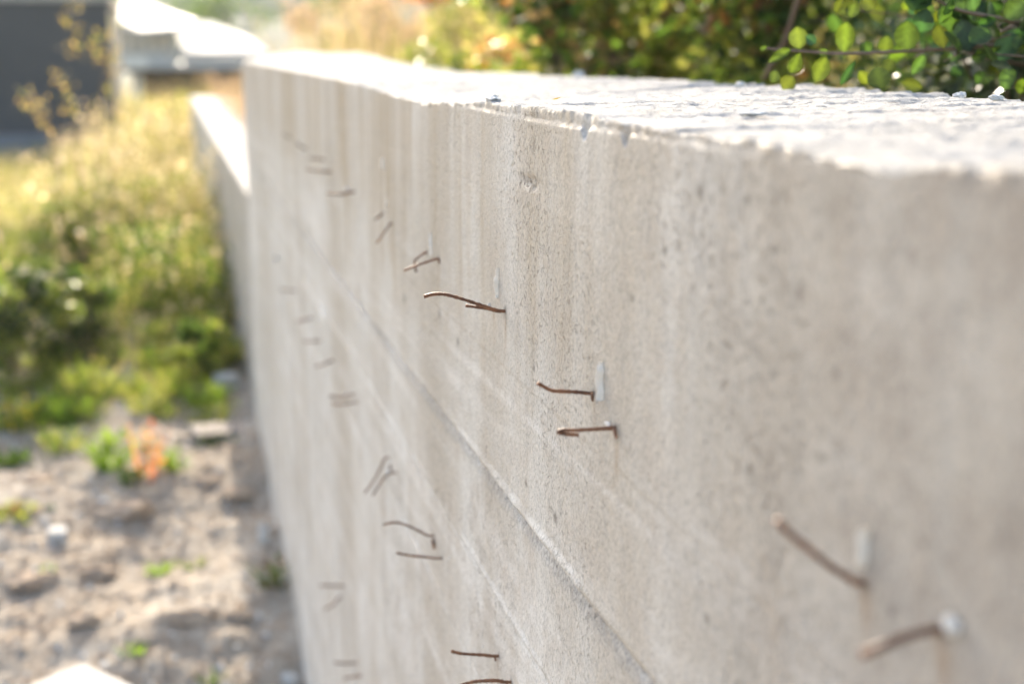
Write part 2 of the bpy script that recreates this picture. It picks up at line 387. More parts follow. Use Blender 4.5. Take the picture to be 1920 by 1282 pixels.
# front face up to the ledge
for z in zs:
    P.append(np.stack([-front_relief(ys, np.full_like(ys, z)), ys, np.full_like(ys, z)], -1))
z0 = zs[-1]
lz = np.minimum(ledge_z-ledge_dip(ys), tf-.007)
x_top = None
for k in range(1, nb+1):
    if k <= 12:                       # face up to the ledge
        z = z0+(lz-z0)*k/12; inn = np.zeros_like(ys)
    elif k <= 16:                     # the ledge, stepping in
        z = lz+(k-12)*.0011; inn = .0024*ledge_on*(k-12)/4
    else:                             # overflow band up to the crest, rounded and broken
        t = (k-16)/(nb-16); z = lz+.0044+(tf-lz-.0044)*(1-(1-t)**1.4); inn = .0024*ledge_on+.0020*t**5*(1.0+1.4*lumpy(ys+3, 38)) + .004*t*(lumpy(ys+7, 90)+.5*lumpy(ys+5, 220))
    r = front_relief(ys, np.minimum(z, 1.69))
    rr = .0016*fbm(ys*70, z*70, 31, 3)
    P.append(np.stack([-r+inn+rr*(k > 16), ys, z], -1))
xe = P[-1][:, 0]
for k in range(1, nx+1):
    u = k/nx; x = xe+(T-xe)*u
    z = tf*(1-u)+tb*u
    env = np.minimum(1, u*9)*np.minimum(1, (1-u)*9+.35)
    z = z+env*(.0045*fbm(ys*7, x*7, 12, 3)+.0020*fbm(ys*32, x*32, 13, 3)+.0022*fbm(ys*110, x*120, 14, 2))
    z = z+.028*np.exp(-((ys-6.9)/.35)**2)*np.exp(-((x-.24)/.16)**2)
    P.append(np.stack([x+.004*env*fbm(ys*60, x*60, 15, 2), ys, z], -1))
for z in (1.60, 1.2, .4, -.4, -1.1):
    P.append(np.stack([np.full_like(ys, T), ys, np.full_like(ys, z)], -1))
V = np.stack(P, 0); nr, nc = V.shape[:2]
F = grid_faces(nr, nc)[:, ::-1]
fm = np.zeros((nr-1, nc-1), int); first_top = len(zs)+nb-4; fm[first_top:len(zs)+nb+nx-1, :] = 1
verts = V.reshape(-1, 3); nfl = len(F)
wall = empty('concrete_wall', (0, 3, 0), 'tall pale board marked concrete wall with rusty wire ends and a rough crumbling top', 'wall')
off = np.array([0, 3, 0])
capF = [list(range(nc-1, nr*nc, nc)), list(range(0, nr*nc, nc))[::-1]]
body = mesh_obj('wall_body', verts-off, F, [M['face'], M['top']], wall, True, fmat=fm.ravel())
# end faces as a fan strip from the body outline
def endcap(j):
    o = V[:, j, :]; lo = np.array(o); lo2 = np.stack([np.clip(o[:, 0], .02, T-.02), o[:, 1], np.minimum(o[:, 2], 1.69)], -1)
    n = len(o); ctr = np.array([[T/2, o[0, 1], .4]])
    f = [(i, i+1, n) for i in range(n-1)]
    return np.concatenate([o, ctr]), np.array(f if j else [t[::-1] for t in f])
for j in (0, nc-1):
    v, f = endcap(j); mesh_obj('end_face', v-off, f, [M['face']], wall)

# stains and pocks in the surface colour: shade of small holes painted as dark spots, rust run down from the wires
POCK = [((1490,550), .0045), ((1308,358), .006), ((1310,372), .004), ((1665,1145), .0035), ((1320,1160), .005), ((1395,375), .004), ((858,640), .006), ((825,590), .007), ((800,1120), .005),
        ((1040,970), .006), ((985,905), .005), ((1180,560), .004), ((1240,470), .004), ((1560,700), .004), ((1700,480), .004), ((760,560), .009), ((1400,880), .004), ((1530,860), .003), ((1065,565), .003), ((1000,690), .004)]
POCK += [((946,583), .0065), ((1111,738), .0055), ((1152,804), .0055), ((823,486), .007), ((802,474), .006), ((1614,1093), .0055), ((1759,1181), .006), ((736,419), .008), ((806,1005), .006), ((822,1047), .006), ((929,1230), .0055), ((953,1279), .0055)]
RUN = [((945,590), .007, .07), ((925,585), .006, .05), ((1151,812), .006, .07), ((1111,745), .005, .05), ((1613,1098), .006, .06), ((1757,1190), .006, .06), ((822,490), .008, .10), ((735,425), .008, .08), ((926,1232), .006, .06), ((813,1025), .006, .05)]
Yv = verts[:, 1]; zv = verts[:, 2]; face_v = verts[:, 0] < .03
pk = np.zeros(len(verts)); rn = np.zeros(len(verts))
for p, r_ in POCK:
    a_ = on_axis(*p, 0, 0.); pk = np.maximum(pk, np.exp(-(((Yv-a_[1])/(r_*1.2))**2+((zv-a_[2])/r_)**2)**1.5))
for p, wd_, ln_ in RUN:
    a_ = on_axis(*p, 0, 0.); dz = a_[2]-zv
    rn = np.maximum(rn, np.exp(-((Yv-a_[1]+.004*np.sin(dz*70))/wd_)**2)*sstep(-.004, .006, dz)*np.clip(1-dz/ln_, 0, 1)*np.clip(.8+1.5*vnoise(Yv*300, zv*60, 5), 0, 1))
sa = body.data.color_attributes.new('pock_rust', 'FLOAT_COLOR', 'POINT')
sc_ = np.zeros((len(verts), 4), dtype=np.float32); sc_[:, 0] = pk*face_v; sc_[:, 1] = rn*face_v; sc_[:, 3] = 1
sa.data.foreach_set('color', sc_.ravel())

# lower wall beyond the step
def wall2():
    ys2 = np.linspace(7.125, 21.5, 240); Q = []
    for z in np.linspace(-.9, 1.02, 60): Q.append(np.stack([.004-front_relief(ys2, np.full_like(ys2, z)), ys2, np.full_like(ys2, z)], -1))
    for k in range(0, 26):
        u = k/25; z = 1.038+.006*lumpy(ys2+u*3, 3)+.008*fbm(ys2*9, ys2*0+u*6, 17, 2); Q.append(np.stack([.01+u*(T-.03)+0*ys2, ys2, z], -1))
    for z in (.98, .4, -.9): Q.append(np.stack([T-.006+0*ys2, ys2, z+0*ys2], -1))
    q = np.stack(Q, 0); a, b = q.shape[:2]
    fm2 = np.zeros((a-1, b-1), int); fm2[60:85] = 1
    w2 = empty('low_concrete_wall', (0, 14, 0), 'lower concrete wall with a bright sunlit top continuing past the step', 'wall')
    o2 = np.array([0, 14, 0])
    mesh_obj('wall_body', q.reshape(-1, 3)-o2, grid_faces(a, b)[:, ::-1], [M['face'], M['top']], w2, True, fmat=fm2.ravel())
    e = q[:, -1, :]; n = len(e)
    mesh_obj('end_face', np.concatenate([e, [[T/2, 21.5, .3]]])-o2, np.array([(i, i+1, n) for i in range(n-1)]), [M['face']], w2)
wall2()

# ---- wire ends cast into the wall
def wire(px, r=.00185, label=None, dys=None, emb=True, sp=True):
    b = on_axis(*px[0], 0, 0.)
    Yb = b[1]; pts = [Vector((.018, Yb, b[2]))] if emb else []
    for i, p in enumerate(px):
        dy = dys[i] if dys else 0
        q = on_axis(p[0], p[1], 1, Yb+dy)
        if i == 0: q = np.array([-.001, Yb, b[2]])
        pts.append(Vector(q))
    if sp and len(pts) > 2: pts = spline(pts, 6)
    n = len(pts)
    rs = [r*1.13*(1+.12*math.sin(i*2.7+px[0][0])+.12*random.uniform(-1, 1)) for i in range(n)]
    o = MB().tube([p-Vector(off) for p in pts], rs, 8).build('tie_wire', M['rust'], wall, True)
    if label: o['label'] = label
    return o
W = [
 ([(946,583),(930,581),(910,575),(872,562),(840,553),(824,551),(810,552),(795,556)], .0019, 'long brown tie wire bent down at its tip, sharpest on the wall'),
 ([(938,584),(915,579),(895,576),(873,573)], .0016, 'short wire stub tucked under the long bent wire'),
 ([(1110,737),(1085,735),(1050,733),(1036,732),(1024,727),(1008,718)], .0017, 'rusty tie wire with an upturned tip, upper one of a pair'),
 ([(1151,802),(1120,804),(1080,806),(1058,806),(1046,809),(1060,813),(1084,815)], .0017, 'rusty tie wire folded back at its tip, lower one of a pair'),
 ([(823,485),(800,491),(775,500),(757,507)], .0016, 'straight tie wire with a bright tip crossing a hooked wire'),
 ([(801,473),(790,478),(780,486),(777,492),(780,510)], .0015, 'hooked tie wire bent down over a straight one'),
 ([(720,399),(712,405),(703,412)], .0017, None),
 ([(735,418),(720,437),(706,456)], .0016, 'thin tie wire slanting down, left of the crossed pair'),
 ([(664,360),(640,364),(612,362)], .0022, None),
 ([(620,322),(598,321),(575,318)], .0022, None), ([(608,299),(580,297)], .0022, None), ([(573,279),(555,268)], .0022, None), ([(546,259),(530,251)], .0022, None),
 ([(1613,1092),(1590,1082),(1555,1060),(1510,1024),(1480,1000),(1456,975)], .0019, 'thick blurred tie wire slanting up and left, at lower right'),
 ([(1758,1180),(1725,1186),(1690,1196),(1655,1211),(1615,1228)], .0022, 'thick blurred rusty tie wire beside a white grout lump'),
 ([(806,1004),(790,997),(762,984),(740,979),(718,983)], .0016, 'curved tie wire arching above a straight one'),
 ([(822,1046),(800,1044),(770,1041),(743,1036)], .0016, 'straight tie wire below the arched one'),
 ([(928,1229),(905,1227),(870,1225),(858,1223),(846,1220)], .0019, 'dark nearly level tie wire near the bottom'),
 ([(952,1278),(930,1275),(900,1276),(880,1279),(855,1288)], .0021, 'dark tie wire arching over at the bottom edge'),
 ([(724,858),(715,873),(703,897),(684,924)], .0016, 'slanting tie wire, left one of a parallel pair'),
 ([(737,886),(727,890),(717,899),(698,929)], .0016, 'slanting tie wire with a bright lump, right one of a parallel pair'),
 ([(660,740),(640,745),(617,742)], .0019, None), ([(664,754),(640,758),(622,756)], .0019, None),
 ([(622,676),(608,682),(592,687)], .0024, None), ([(600,639),(570,640)], .0022, None), ([(583,596),(557,603)], .0024, None), ([(552,545),(525,543)], .0024, None),
 ([(666,1242),(645,1243),(627,1241)], .0023, None), ([(674,1266),(645,1271)], .0023, None), ([(640,1098),(600,1097)], .0023, None), ([(636,1120),(626,1132),(608,1142)], .0023, None),
]
for px, r, lab in W: wire(px, r, lab)
# dark stubs bent flat against the face under their wires
def stub(p0, p1, r=.0017, label=None):
    lo_ = .004 if on_axis(*p0, 0, 0.)[2] < 1.23 else 0.; a = on_axis(*p0, 0, -.0022+lo_); b = on_axis(*p1, 0, -.0014+lo_)
    o = MB().tube([Vector(a-off), Vector((a+b)/2-off), Vector(b-off)], [r, r, r*.7], 7).build('wire_stub', M['rust'], wall, True)
    if label: o['label'] = label
stub((1110,737),(1111,752), .0014); stub((1151,802),(1156,822), .0015); stub((822,484),(824,493), .0016)
stub((811,1010),(814,1029), .0026, 'black stub bent flat beside the arched wire'); stub((731,872),(733,883), .002); stub((928,1228),(929,1238), .0014)
def blob(p, r, sx=1, sy=1, sz=1, seed=0, sub=2):
    """irregular lump"""
    t = (1+5**.5)/2
    import bmesh
    bm = bmesh.new(); bmesh.ops.create_icosphere(bm, subdivisions=sub, radius=1)
    for v in bm.verts:
        n = float(vnoise(np.array(v.co.x*1.7+seed), np.array(v.co.y*1.7+v.co.z*2.3), seed))+.6*float(vnoise(np.array(v.co.x*4+v.co.z+seed), np.array(v.co.y*4), seed+5))+.35*float(vnoise(np.array(v.co.x*9+v.co.z*3+seed), np.array(v.co.y*9-v.co.z*5), seed+6))
        v.co *= 1+.55*n
    vs = [(v.co.x*r*sx+p[0], v.co.y*r*sy+p[1], v.co.z*r*sz+p[2]) for v in bm.verts]; fs = [[v.index for v in f.verts] for f in bm.faces]
    bm.free(); return vs, fs
def lump(p, r, seed, sx=.5, sy=1, sz=1):
    a = on_axis(*p, 0, -r*.25 if p[1] < 1180 and p[0] > 640 and p[1] < 900 or p[0] > 1000 else -r*.1)-off
    v, f = blob(a, r, sx, sy, sz, seed); mesh_obj('grout_lump', v, f, M['grout'], wall, True)
lump((1783,1171), .0055, 3, .7, 1.1, 1.0); lump((650,355), .008, 4, .6, 1.6, .7); lump((725,886), .0062, 5, .8, 1, 1.1); lump((517,483), .014, 6); lump((648,738), .008, 9, .6, 1.3, .7)
lump((917,572), .0026, 7, 1, .8, 1); lump((1140,795), .004, 8, .5, 2.2, .5); lump((797,1145), .002, 9); lump((905,1212), .002, 12); lump((842,1046), .0024, 10)
def fin(p0, p1, wd=.004, d=.005):
    a = on_axis(*p0, 0, 0.)-off; b = on_axis(*p1, 0, 0.)-off; n = 9; mb = MB(); vs = []
    for i in range(n):
        t = i/(n-1); q = a*(1-t)+b*t; k = math.sin(math.pi*min(1, .08+t*.95))**.6 if t < .5 else 1-.4*(t-.5)
        ww = .6*wd*k*(1+.3*random.uniform(-1, 1)); dd = d*k*(1+.3*random.uniform(-1, 1))
        y = q[1]+.0016*random.uniform(-1, 1)
        vs += [(.003, y-ww, q[2]), (-dd, y-ww*.35, q[2]), (-dd, y+ww*.35, q[2]), (.003, y+ww, q[2])]
    fs = [(i*4+k, i*4+k+1, i*4+k+5, i*4+k+4) for i in range(n-1) for k in range(3)]+[(0, 1, 2, 3), tuple(4*(n-1)+k for k in (3, 2, 1, 0))]
    mb.add(vs, fs).build('grout_ridge', M['ridge'], wall, True)
fin((934,500),(933,558), .003, .0042); fin((1127,678),(1127,750), .0034, .0052); fin((808,436),(811,478), .0045, .004); fin((718,296),(718,318), .008, .004); fin((727,372),(726,392), .005, .004)
fin((1622,985),(1614,1062), .0022, .0045); fin((600,570),(608,598), .012, .005)

# ---- loose pieces on the crest
def crest_piece(name, px, r, mat, label, cat, sx=1, sy=1, sz=.6, seed=1, xx=None):
    d = ray(*px); best = None
    for k in range(1, 3000):
        p = CAM+d*(k*.003/np.linalg.norm(d))
        if 0 <= p[0] <= T:
            u = p[0]/T; zt = np.interp(p[1], topf_Y, topf_Z)*(1-u)+np.interp(p[1], topb_Y, topb_Z)*u
            if p[2] <= zt+.002: best = p; break
    if best is None: best = on_axis(*px, 0, .3)
    r *= .72; v, f = blob((0, 0, r*sz*.35), r, sx, sy, sz, seed, 3); o = mesh_obj(name, v, f, M[mat], None, False); o.location = best
    tag(o, label, cat, 'loose crumbs on top of the wall'); return o
crest_piece('concrete_chunk', (925,189), .013, 'stone', 'small concrete crumb at the front edge of the wall top, above the sharp wires', 'rubble', .9, 1.7, .5, 2)
crest_piece('concrete_chunk', (1412,215), .011, 'stone', 'flat concrete crumb lying in the middle of the wall top', 'rubble', 1.7, 1.2, .35, 4)
crest_piece('concrete_chunk', (1868,186), .009, 'stone', 'biggest knobbly crumb at the back edge of the wall top, under the dark shrub', 'rubble', 1.3, 1, .5, 5)
crest_piece('concrete_chunk', (1800,182), .009, 'stone', 'rounded crumb on the back edge of the wall top, left of the biggest one', 'rubble', 1.4, 1, .7, 6)
crest_piece('concrete_chunk', (1388,166), .012, 'stone', 'pale crumb on the back edge of the wall top, in front of the reddish bush', 'rubble', 1, 1, .8, 7)
crest_piece('concrete_chunk', (1085,146), .018, 'stone', 'blurred crumb on the back edge of the wall top, furthest along', 'rubble', 1, 1, .8, 8)

def fallen_leaf():
    p = on_axis(1043, 187, 2, 1.708)
    o = mesh_obj('fallen_leaf', [(-.006, 0, 0), (0, .003, .0015), (.007, 0, .003), (0, -.003, .0015), (0, 0, 0)], [(0, 4, 1), (1, 4, 2), (2, 4, 3), (3, 4, 0)], M['straw'], None, False, tint=np.array([(.30, .24, .03)]*5))
    o.location = p; tag(o, 'tiny yellow leaf lying on the wall top above the sharp wires', 'leaf')
fallen_leaf()

# ------------------------------------------------------------------ vegetation
def rot_rand(n, tilt=1.0):
    """n random orthonormal frames: u along leaf, v across, w normal"""
    u = RNG.normal(size=(n, 3)); u[:, 2] = u[:, 2]*.8-.1; u /= np.linalg.norm(u, axis=1)[:, None]
    r = RNG.normal(size=(n, 3)); v = np.cross(u, r); v /= np.linalg.norm(v, axis=1)[:, None]
    return u, v, np.cross(u, v)
def leaves(pos, size, cols, jit=.25, aspect=.55, hang=0.):
    n = len(pos); u, v, w_ = rot_rand(n)
    if hang: u[:, 2] -= hang; u /= np.linalg.norm(u, axis=1)[:, None]; v = np.cross(u, w_); v /= np.linalg.norm(v, axis=1)[:, None]; w_ = np.cross(u, v)
    L = (size*(1+jit*RNG.uniform(-1, 1, n)))[:, None]; Wd = L*aspect*.5
    P0 = pos; P1 = pos+u*L*.45+v*Wd+w_*L*.10; P2 = pos+u*L; P3 = pos+u*L*.45-v*Wd+w_*L*.10; P4 = pos+u*L*.5
    vs = np.stack([P0, P1, P2, P3], 1).reshape(-1, 3)
    i = np.arange(n)[:, None]*4
    fs = np.concatenate([i+[[0, 1, 2]], i+[[0, 2, 3]]], 1).reshape(-1, 3)
    cols = np.asarray(cols); c = cols[RNG.integers(0, len(cols), n)]*(1+.35*RNG.uniform(-1, 1, (n, 1)))
    return vs, fs, np.repeat(c, 4, 0)
def join(parts):
    vs, fs, cs, o = [], [], [], 0
    for v, f, c in parts: vs.append(v); fs.append(f+o); cs.append(c); o += len(v)
    return np.concatenate(vs), np.concatenate(fs), np.concatenate(cs)
def blades(n, h, spread, cols, lean=.35, wd=.006, curve=.5):
    """grass blades as curved tapering strips rooted in a tuft"""
    a = RNG.uniform(0, 2*math.pi, n); rr = spread*np.sqrt(RNG.uniform(0, 1, n))
    root = np.stack([rr*np.cos(a), rr*np.sin(a), np.zeros(n)], -1)
    H = h*RNG.uniform(.45, 1.1, n); d = np.stack([np.cos(a+RNG.normal(0, .6, n)), np.sin(a+RNG.normal(0, .6, n)), np.zeros(n)], -1)
    ln = lean*RNG.uniform(.2, 1.3, n); side = np.stack([-d[:, 1], d[:, 0], 0*a], -1)
    tw = RNG.uniform(0, math.pi, n)[:, None]; side = side*np.cos(tw)+d*np.sin(tw)*.9
    pts = []
    for t in (0, .35, .7, 1.0):
        c = root+d*(ln*H*(t+curve*t*t))[:, None]+np.array([0, 0, 1])*(H*(t-.18*curve*t*t))[:, None]
        ww = wd*(1-t**1.5)*.5+.0004
        pts += [c-side*ww, c+side*ww]
    vs = np.stack(pts, 1).reshape(-1, 3); i = np.arange(n)[:, None]*8
    fs = np.concatenate([i+[[0+2*k, 1+2*k, 3+2*k]] for k in range(3)]+[i+[[0+2*k, 3+2*k, 2+2*k]] for k in range(3)], 1).reshape(-1, 3)
    cols = np.asarray(cols); c = cols[RNG.integers(0, len(cols), n)]*(1+.3*RNG.uniform(-1, 1, (n, 1)))
    tips = vs.reshape(n, 8, 3)[:, 6]
    return (vs, fs, np.repeat(c, 8, 0)), tips
STRAW = [(.36, .29, .165), (.42, .345, .215), (.29, .25, .125), (.23, .225, .09), (.43, .365, .255)]
YGREEN = [(.17, .195, .05), (.13, .165, .04), (.23, .23, .07), (.095, .135, .035)]
GREEN = [(.05, .09, .022), (.07, .12, .028), (.04, .07, .02), (.10, .14, .035)]
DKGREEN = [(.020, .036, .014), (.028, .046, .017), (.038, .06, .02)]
BROWN = [(.17, .11, .07), (.22, .15, .10), (.11, .07, .045)]
RED = [(.13, .055, .035), (.16, .075, .04), (.09, .045, .03)]
ORANGE = [(.44, .13, .06), (.38, .10, .05), (.44, .20, .09)]
HEADS = [(.55, .48, .38), (.56, .48, .33), (.46, .39, .23)]
PINK = [(.38, .28, .21), (.42, .33, .255), (.33, .235, .165), (.35, .275, .16)]
LIMEY = [(.16, .21, .03), (.20, .23, .04)]
MIXR = DKGREEN*2+GREEN+RED[:2]

def bush(name, loc, R, H, n, pal, size, label, cat='bush', group=None, mat='leaf', clumps=14, aspect=.6, stems=6, hollow=.0):
    root = empty(name, loc, label, cat, group)
    cc = []
    for k in range(clumps):
        a = random.uniform(0, 6.283); rr = R*math.sqrt(random.uniform(.02, 1))*.85; zz = H*random.uniform(.12, .92)
        cc.append((rr*math.cos(a), rr*math.sin(a), zz, R*random.uniform(.22, .42)))
    parts = []; per = n//clumps
    for k, (x, y, z, r) in enumerate(cc):
        p = RNG.normal(size=(per, 3)); p /= np.linalg.norm(p, axis=1)[:, None]
        p *= (r*RNG.uniform(.1, 1, per)**.45)[:, None]; p[:, 2] *= .8
        pos = p+np.array([x, y, z]); pos[:, 2] = np.maximum(pos[:, 2], .01)
        parts.append(leaves(pos, size, pal[k % len(pal)], aspect=aspect))
    v, f, c = join(parts)
    fo = mesh_obj('foliage', v, f, M[mat], root, tint=c); fo['kind'] = 'stuff'
    mb = MB()
    for (x, y, z, r) in cc[:max(stems, 3)]:
        mb.tube(spline([(x*.08, y*.08, -.05), (x*.35, y*.35, z*.5), (x, y, z)], 3), [R*.02]*4+[R*.012]*3, 5)
    mb.build('stem', M['bark'], root, True)
    return root
def tuft(name, loc, h, spread, n, pal, label, cat='grass', group=None, heads=None, lean=.35, wd=.006, mat='straw', leafn=0, leafpal=None, leafsize=.04):
    root = empty(name, loc, label, cat, group)
    b, tips = blades(n, h, spread, pal, lean, wd)
    ob = mesh_obj('blades', *b[:2], M[mat], root, tint=b[2]); ob['kind'] = 'stuff'
    if heads is not None:
        sel = tips[RNG.random(len(tips)) < .35]; ps = []
        for k in range(5): ps.append(leaves(sel+RNG.normal(0, .012, sel.shape)-np.array([0, 0, 1])*RNG.uniform(0, .09, (len(sel), 1)), .026, heads, aspect=.7))
        v, f, c = join(ps); o = mesh_obj('seed_head', v, f, M['straw'], root, tint=c); o['kind'] = 'stuff'
    if heads is HEADS:  # pale pieces added for sparkle; the glint is put into their colour
        sel = tips[RNG.random(len(tips)) < .12]; v, f, c = leaves(sel, .05, [(.66, .56, .46), (.66, .58, .40)], aspect=.9)
        o = mesh_obj('sparkle_tuft', v, f, M['straw'], root, tint=c); o['kind'] = 'stuff'
    if leafn:
        pos = np.stack([RNG.normal(0, spread*.8, leafn), RNG.normal(0, spread*.8, leafn), h*RNG.uniform(.05, .75, leafn)], -1)
        v, f, c = leaves(pos, leafsize, leafpal or pal); o = mesh_obj('foliage', v, f, M['leaf'], root, tint=c); o['kind'] = 'stuff'
    return root
def copy_tree(o, parent=None):
    c = o.copy(); COL.objects.link(c)
    if parent: c.parent = parent
    for ch in list(o.children): copy_tree(ch, c)
    return c

# bushes on the bank behind the wall
BK = lambda x, y: (x, y, gh(x, y)-.03)
bush('bush', BK(1.35, 4.6), .62, 1.05, 5200, [GREEN+YGREEN, MIXR+RED, YGREEN+STRAW[3:4], BROWN+GREEN], .055, 'dark bush with red brown leaves just left of the sharp shrub', clumps=20)
bush('bush', BK(2.05, 5.6), .8, 1.25, 6000, [YGREEN+STRAW, BROWN+GREEN*2, YGREEN, RED+YGREEN*2, YGREEN], .062, 'olive bush behind the dark reddish bush', clumps=22)
bush('bush', BK(1.45, 6.3), .62, .95, 5200, [YGREEN, GREEN, DKGREEN, YGREEN, LIMEY, YGREEN+STRAW+RED[:1]], .066, 'green bush with a dark hollow above the middle of the wall top', mat='gloss', clumps=16)
bush('bush', BK(1.3, 7.5), .5, .85, 3600, [YGREEN, GREEN, YGREEN+STRAW, YGREEN, STRAW+ORANGE], .055, 'yellow green bush dotted with orange leaves', mat='gloss', clumps=16)
bush('bush', BK(1.65, 9.4), .7, 1.5, 4600, [YGREEN, YGREEN, STRAW, ORANGE], .05, 'pale yellow green bush left of the orange dotted one', clumps=18)
bush('bush', BK(3.4, 8.2), 1.2, 1.9, 7500, [YGREEN, BROWN+STRAW, YGREEN, YGREEN], .06, 'broad green bush in the second row behind the middle of the wall', clumps=24)
bush('bush', BK(2.9, 12.5), 1.1, 1.7, 5000, [YGREEN, STRAW, YGREEN], .06, 'straw tinted bush behind the pale yellow green one', clumps=20)
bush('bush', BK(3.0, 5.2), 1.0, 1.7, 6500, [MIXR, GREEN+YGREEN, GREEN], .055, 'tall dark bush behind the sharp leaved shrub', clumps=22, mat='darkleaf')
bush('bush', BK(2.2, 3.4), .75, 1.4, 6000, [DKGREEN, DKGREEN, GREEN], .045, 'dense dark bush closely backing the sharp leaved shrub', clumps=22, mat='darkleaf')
bush('bush', BK(2.6, 17), 1.3, 1.8, 5000, [PINK, STRAW, PINK], .06, 'dry pinkish brush at the far end of the wall top', clumps=20, mat='straw')
bush('bush', BK(1.5, 13.2), .75, 1.25, 4200, [PINK, STRAW, PINK], .05, 'sun bleached brush rising behind the end of the tall wall', clumps=18, mat='straw')
for k, (x, y) in enumerate([(1.0, 8.6), (1.2, 10.6), (.95, 11.6), (1.9, 11.2), (1.3, 15), (2.2, 14.2), (.8, 9.6), (1.9, 19)]):
    tuft('dry_grass', BK(x, y), random.uniform(.9, 1.25) if y < 7.5 else 1.25, .22, 150, STRAW+(PINK if y > 11 else YGREEN*2), 'clump of bleached dry grass on the bank behind the far wall top', group='bleached grass clumps on the bank', heads=PINK, lean=.22, wd=.009)
tuft('dry_grass', (.86, 9.0, gh(.86, 9.0)), .95, .2, 200, PINK, 'peach coloured dry grass behind the lower wall, touching the end of the tall wall', heads=PINK, lean=.35, wd=.010)

# -- the sharp leaved shrub behind the near part of the wall
def leaf_mesh(k):
    rnd = random.Random(k); n = 9; vs = []; rows = []
    w0 = rnd.uniform(.37, .47); curl = rnd.uniform(-.25, .35); fold = rnd.uniform(.03, .16); pk = rnd.uniform(.48, .60)
    for i in range(n+1):
        t = i/n
        wdt = w0*(math.sin(math.pi*min(1, t**(math.log(.5)/math.log(pk))))**.58) if 0 < i < n else .0
        wdt *= 1+(.06 if i % 2 else -.02)
        z = curl*t*t*.5; y = t*(1-.12*abs(curl)*t)
        if i in (0, n): rows.append([len(vs)]); vs.append((0, y, z))
        else:
            rows.append([len(vs), len(vs)+1, len(vs)+2, len(vs)+3, len(vs)+4])
            vs += [(-wdt, y-.02, z+fold*wdt*2.2), (-wdt*.55, y, z+fold*wdt*.8), (0, y, z), (wdt*.55, y, z+fold*wdt*.8), (wdt, y-.02, z+fold*wdt*2.2)]
    fs = []
    for a, b in zip(rows[:-1], rows[1:]):
        if len(a) == 1: fs += [(a[0], b[j+1], b[j]) for j in range(4)]
        elif len(b) == 1: fs += [(a[j], a[j+1], b[0]) for j in range(4)]
        else: fs += [(a[j], a[j+1], b[j+1], b[j]) for j in range(4)]
    # petiole
    n0 = len(vs); vs += [(-.012, -.22, -.03), (.012, -.22, -.03), (.012, .02, 0), (-.012, .02, 0)]; fs.append((n0, n0+1, n0+2, n0+3))
    me = bpy.data.meshes.new('leaf'); me.from_pydata(vs, [], fs); me.polygons.foreach_set('use_smooth', np.ones(len(fs), dtype=bool))
    a = me.color_attributes.new('tint', 'FLOAT_COLOR', 'POINT')
    col = random.Random(k+50).choice([(.040, .060, .014), (.050, .068, .014), (.032, .052, .015), (.054, .066, .015)])
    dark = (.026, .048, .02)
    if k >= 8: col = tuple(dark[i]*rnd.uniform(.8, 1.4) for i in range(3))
    cv = np.ones((len(vs), 4), dtype=np.float32)
    for vi in range(len(vs)):
        cv[vi, :3] = np.array(col)*rnd.uniform(.68, 1.18)
    for r_ in rows:
        if len(r_) == 5: cv[r_[2], :3] = np.array(col)*1.55; cv[r_[0], :3] *= .8; cv[r_[4], :3] *= .8
    a.data.foreach_set('color', cv.ravel())
    me.materials.append(M['sharp']); me.update(); return me
LM = [leaf_mesh(k) for k in range(14)]
shrub = empty('leafy_shrub', (1.15, 2.3, 1.42), 'nearest shrub with sharp round green leaves hanging over the wall top', 'shrub')
sh0 = np.array([1.15, 2.3, 1.42]); nleaf = [0]
def put_leaf(base, tip, wpx, normal, parent, kind):
    d = Vector(tip)-Vector(base); L = d.length; y = d/L
    z = Vector(normal)-y*y.dot(Vector(normal)); z.normalize(); x = y.cross(z)
    m = Matrix((x, y, z)).transposed().to_4x4(); m.translation = Vector(base)-Vector(sh0)
    o = bpy.data.objects.new('leaf', LM[kind]); COL.objects.link(o); o.parent = parent
    s = Matrix.Diagonal((wpx, L, L, 1)); o.matrix_local = m @ s; nleaf[0] += 1
    return o
def branch(pts, r, name='branch'):
    n = len(pts); P = spline(pts, 4); rs = [r*(1-.65*i/(len(P)-1)) for i in range(len(P))]
    return MB().tube([p-Vector(sh0) for p in P], rs, 6).build(name, M['bark'], shrub, True), P
tocam = Vector(CAM)
def zpix(x, y): return 1280+x/2.981, y/2.981
D0 = 2.05
b1, P1 = branch([at_dist(1990, 70, 2.35), at_dist(*zpix(1650, 262), 2.2), at_dist(*zpix(1300, 285), 2.12), at_dist(*zpix(900, 300), D0), at_dist(*zpix(640, 285), D0), at_dist(*zpix(450, 270), D0)], .0035)
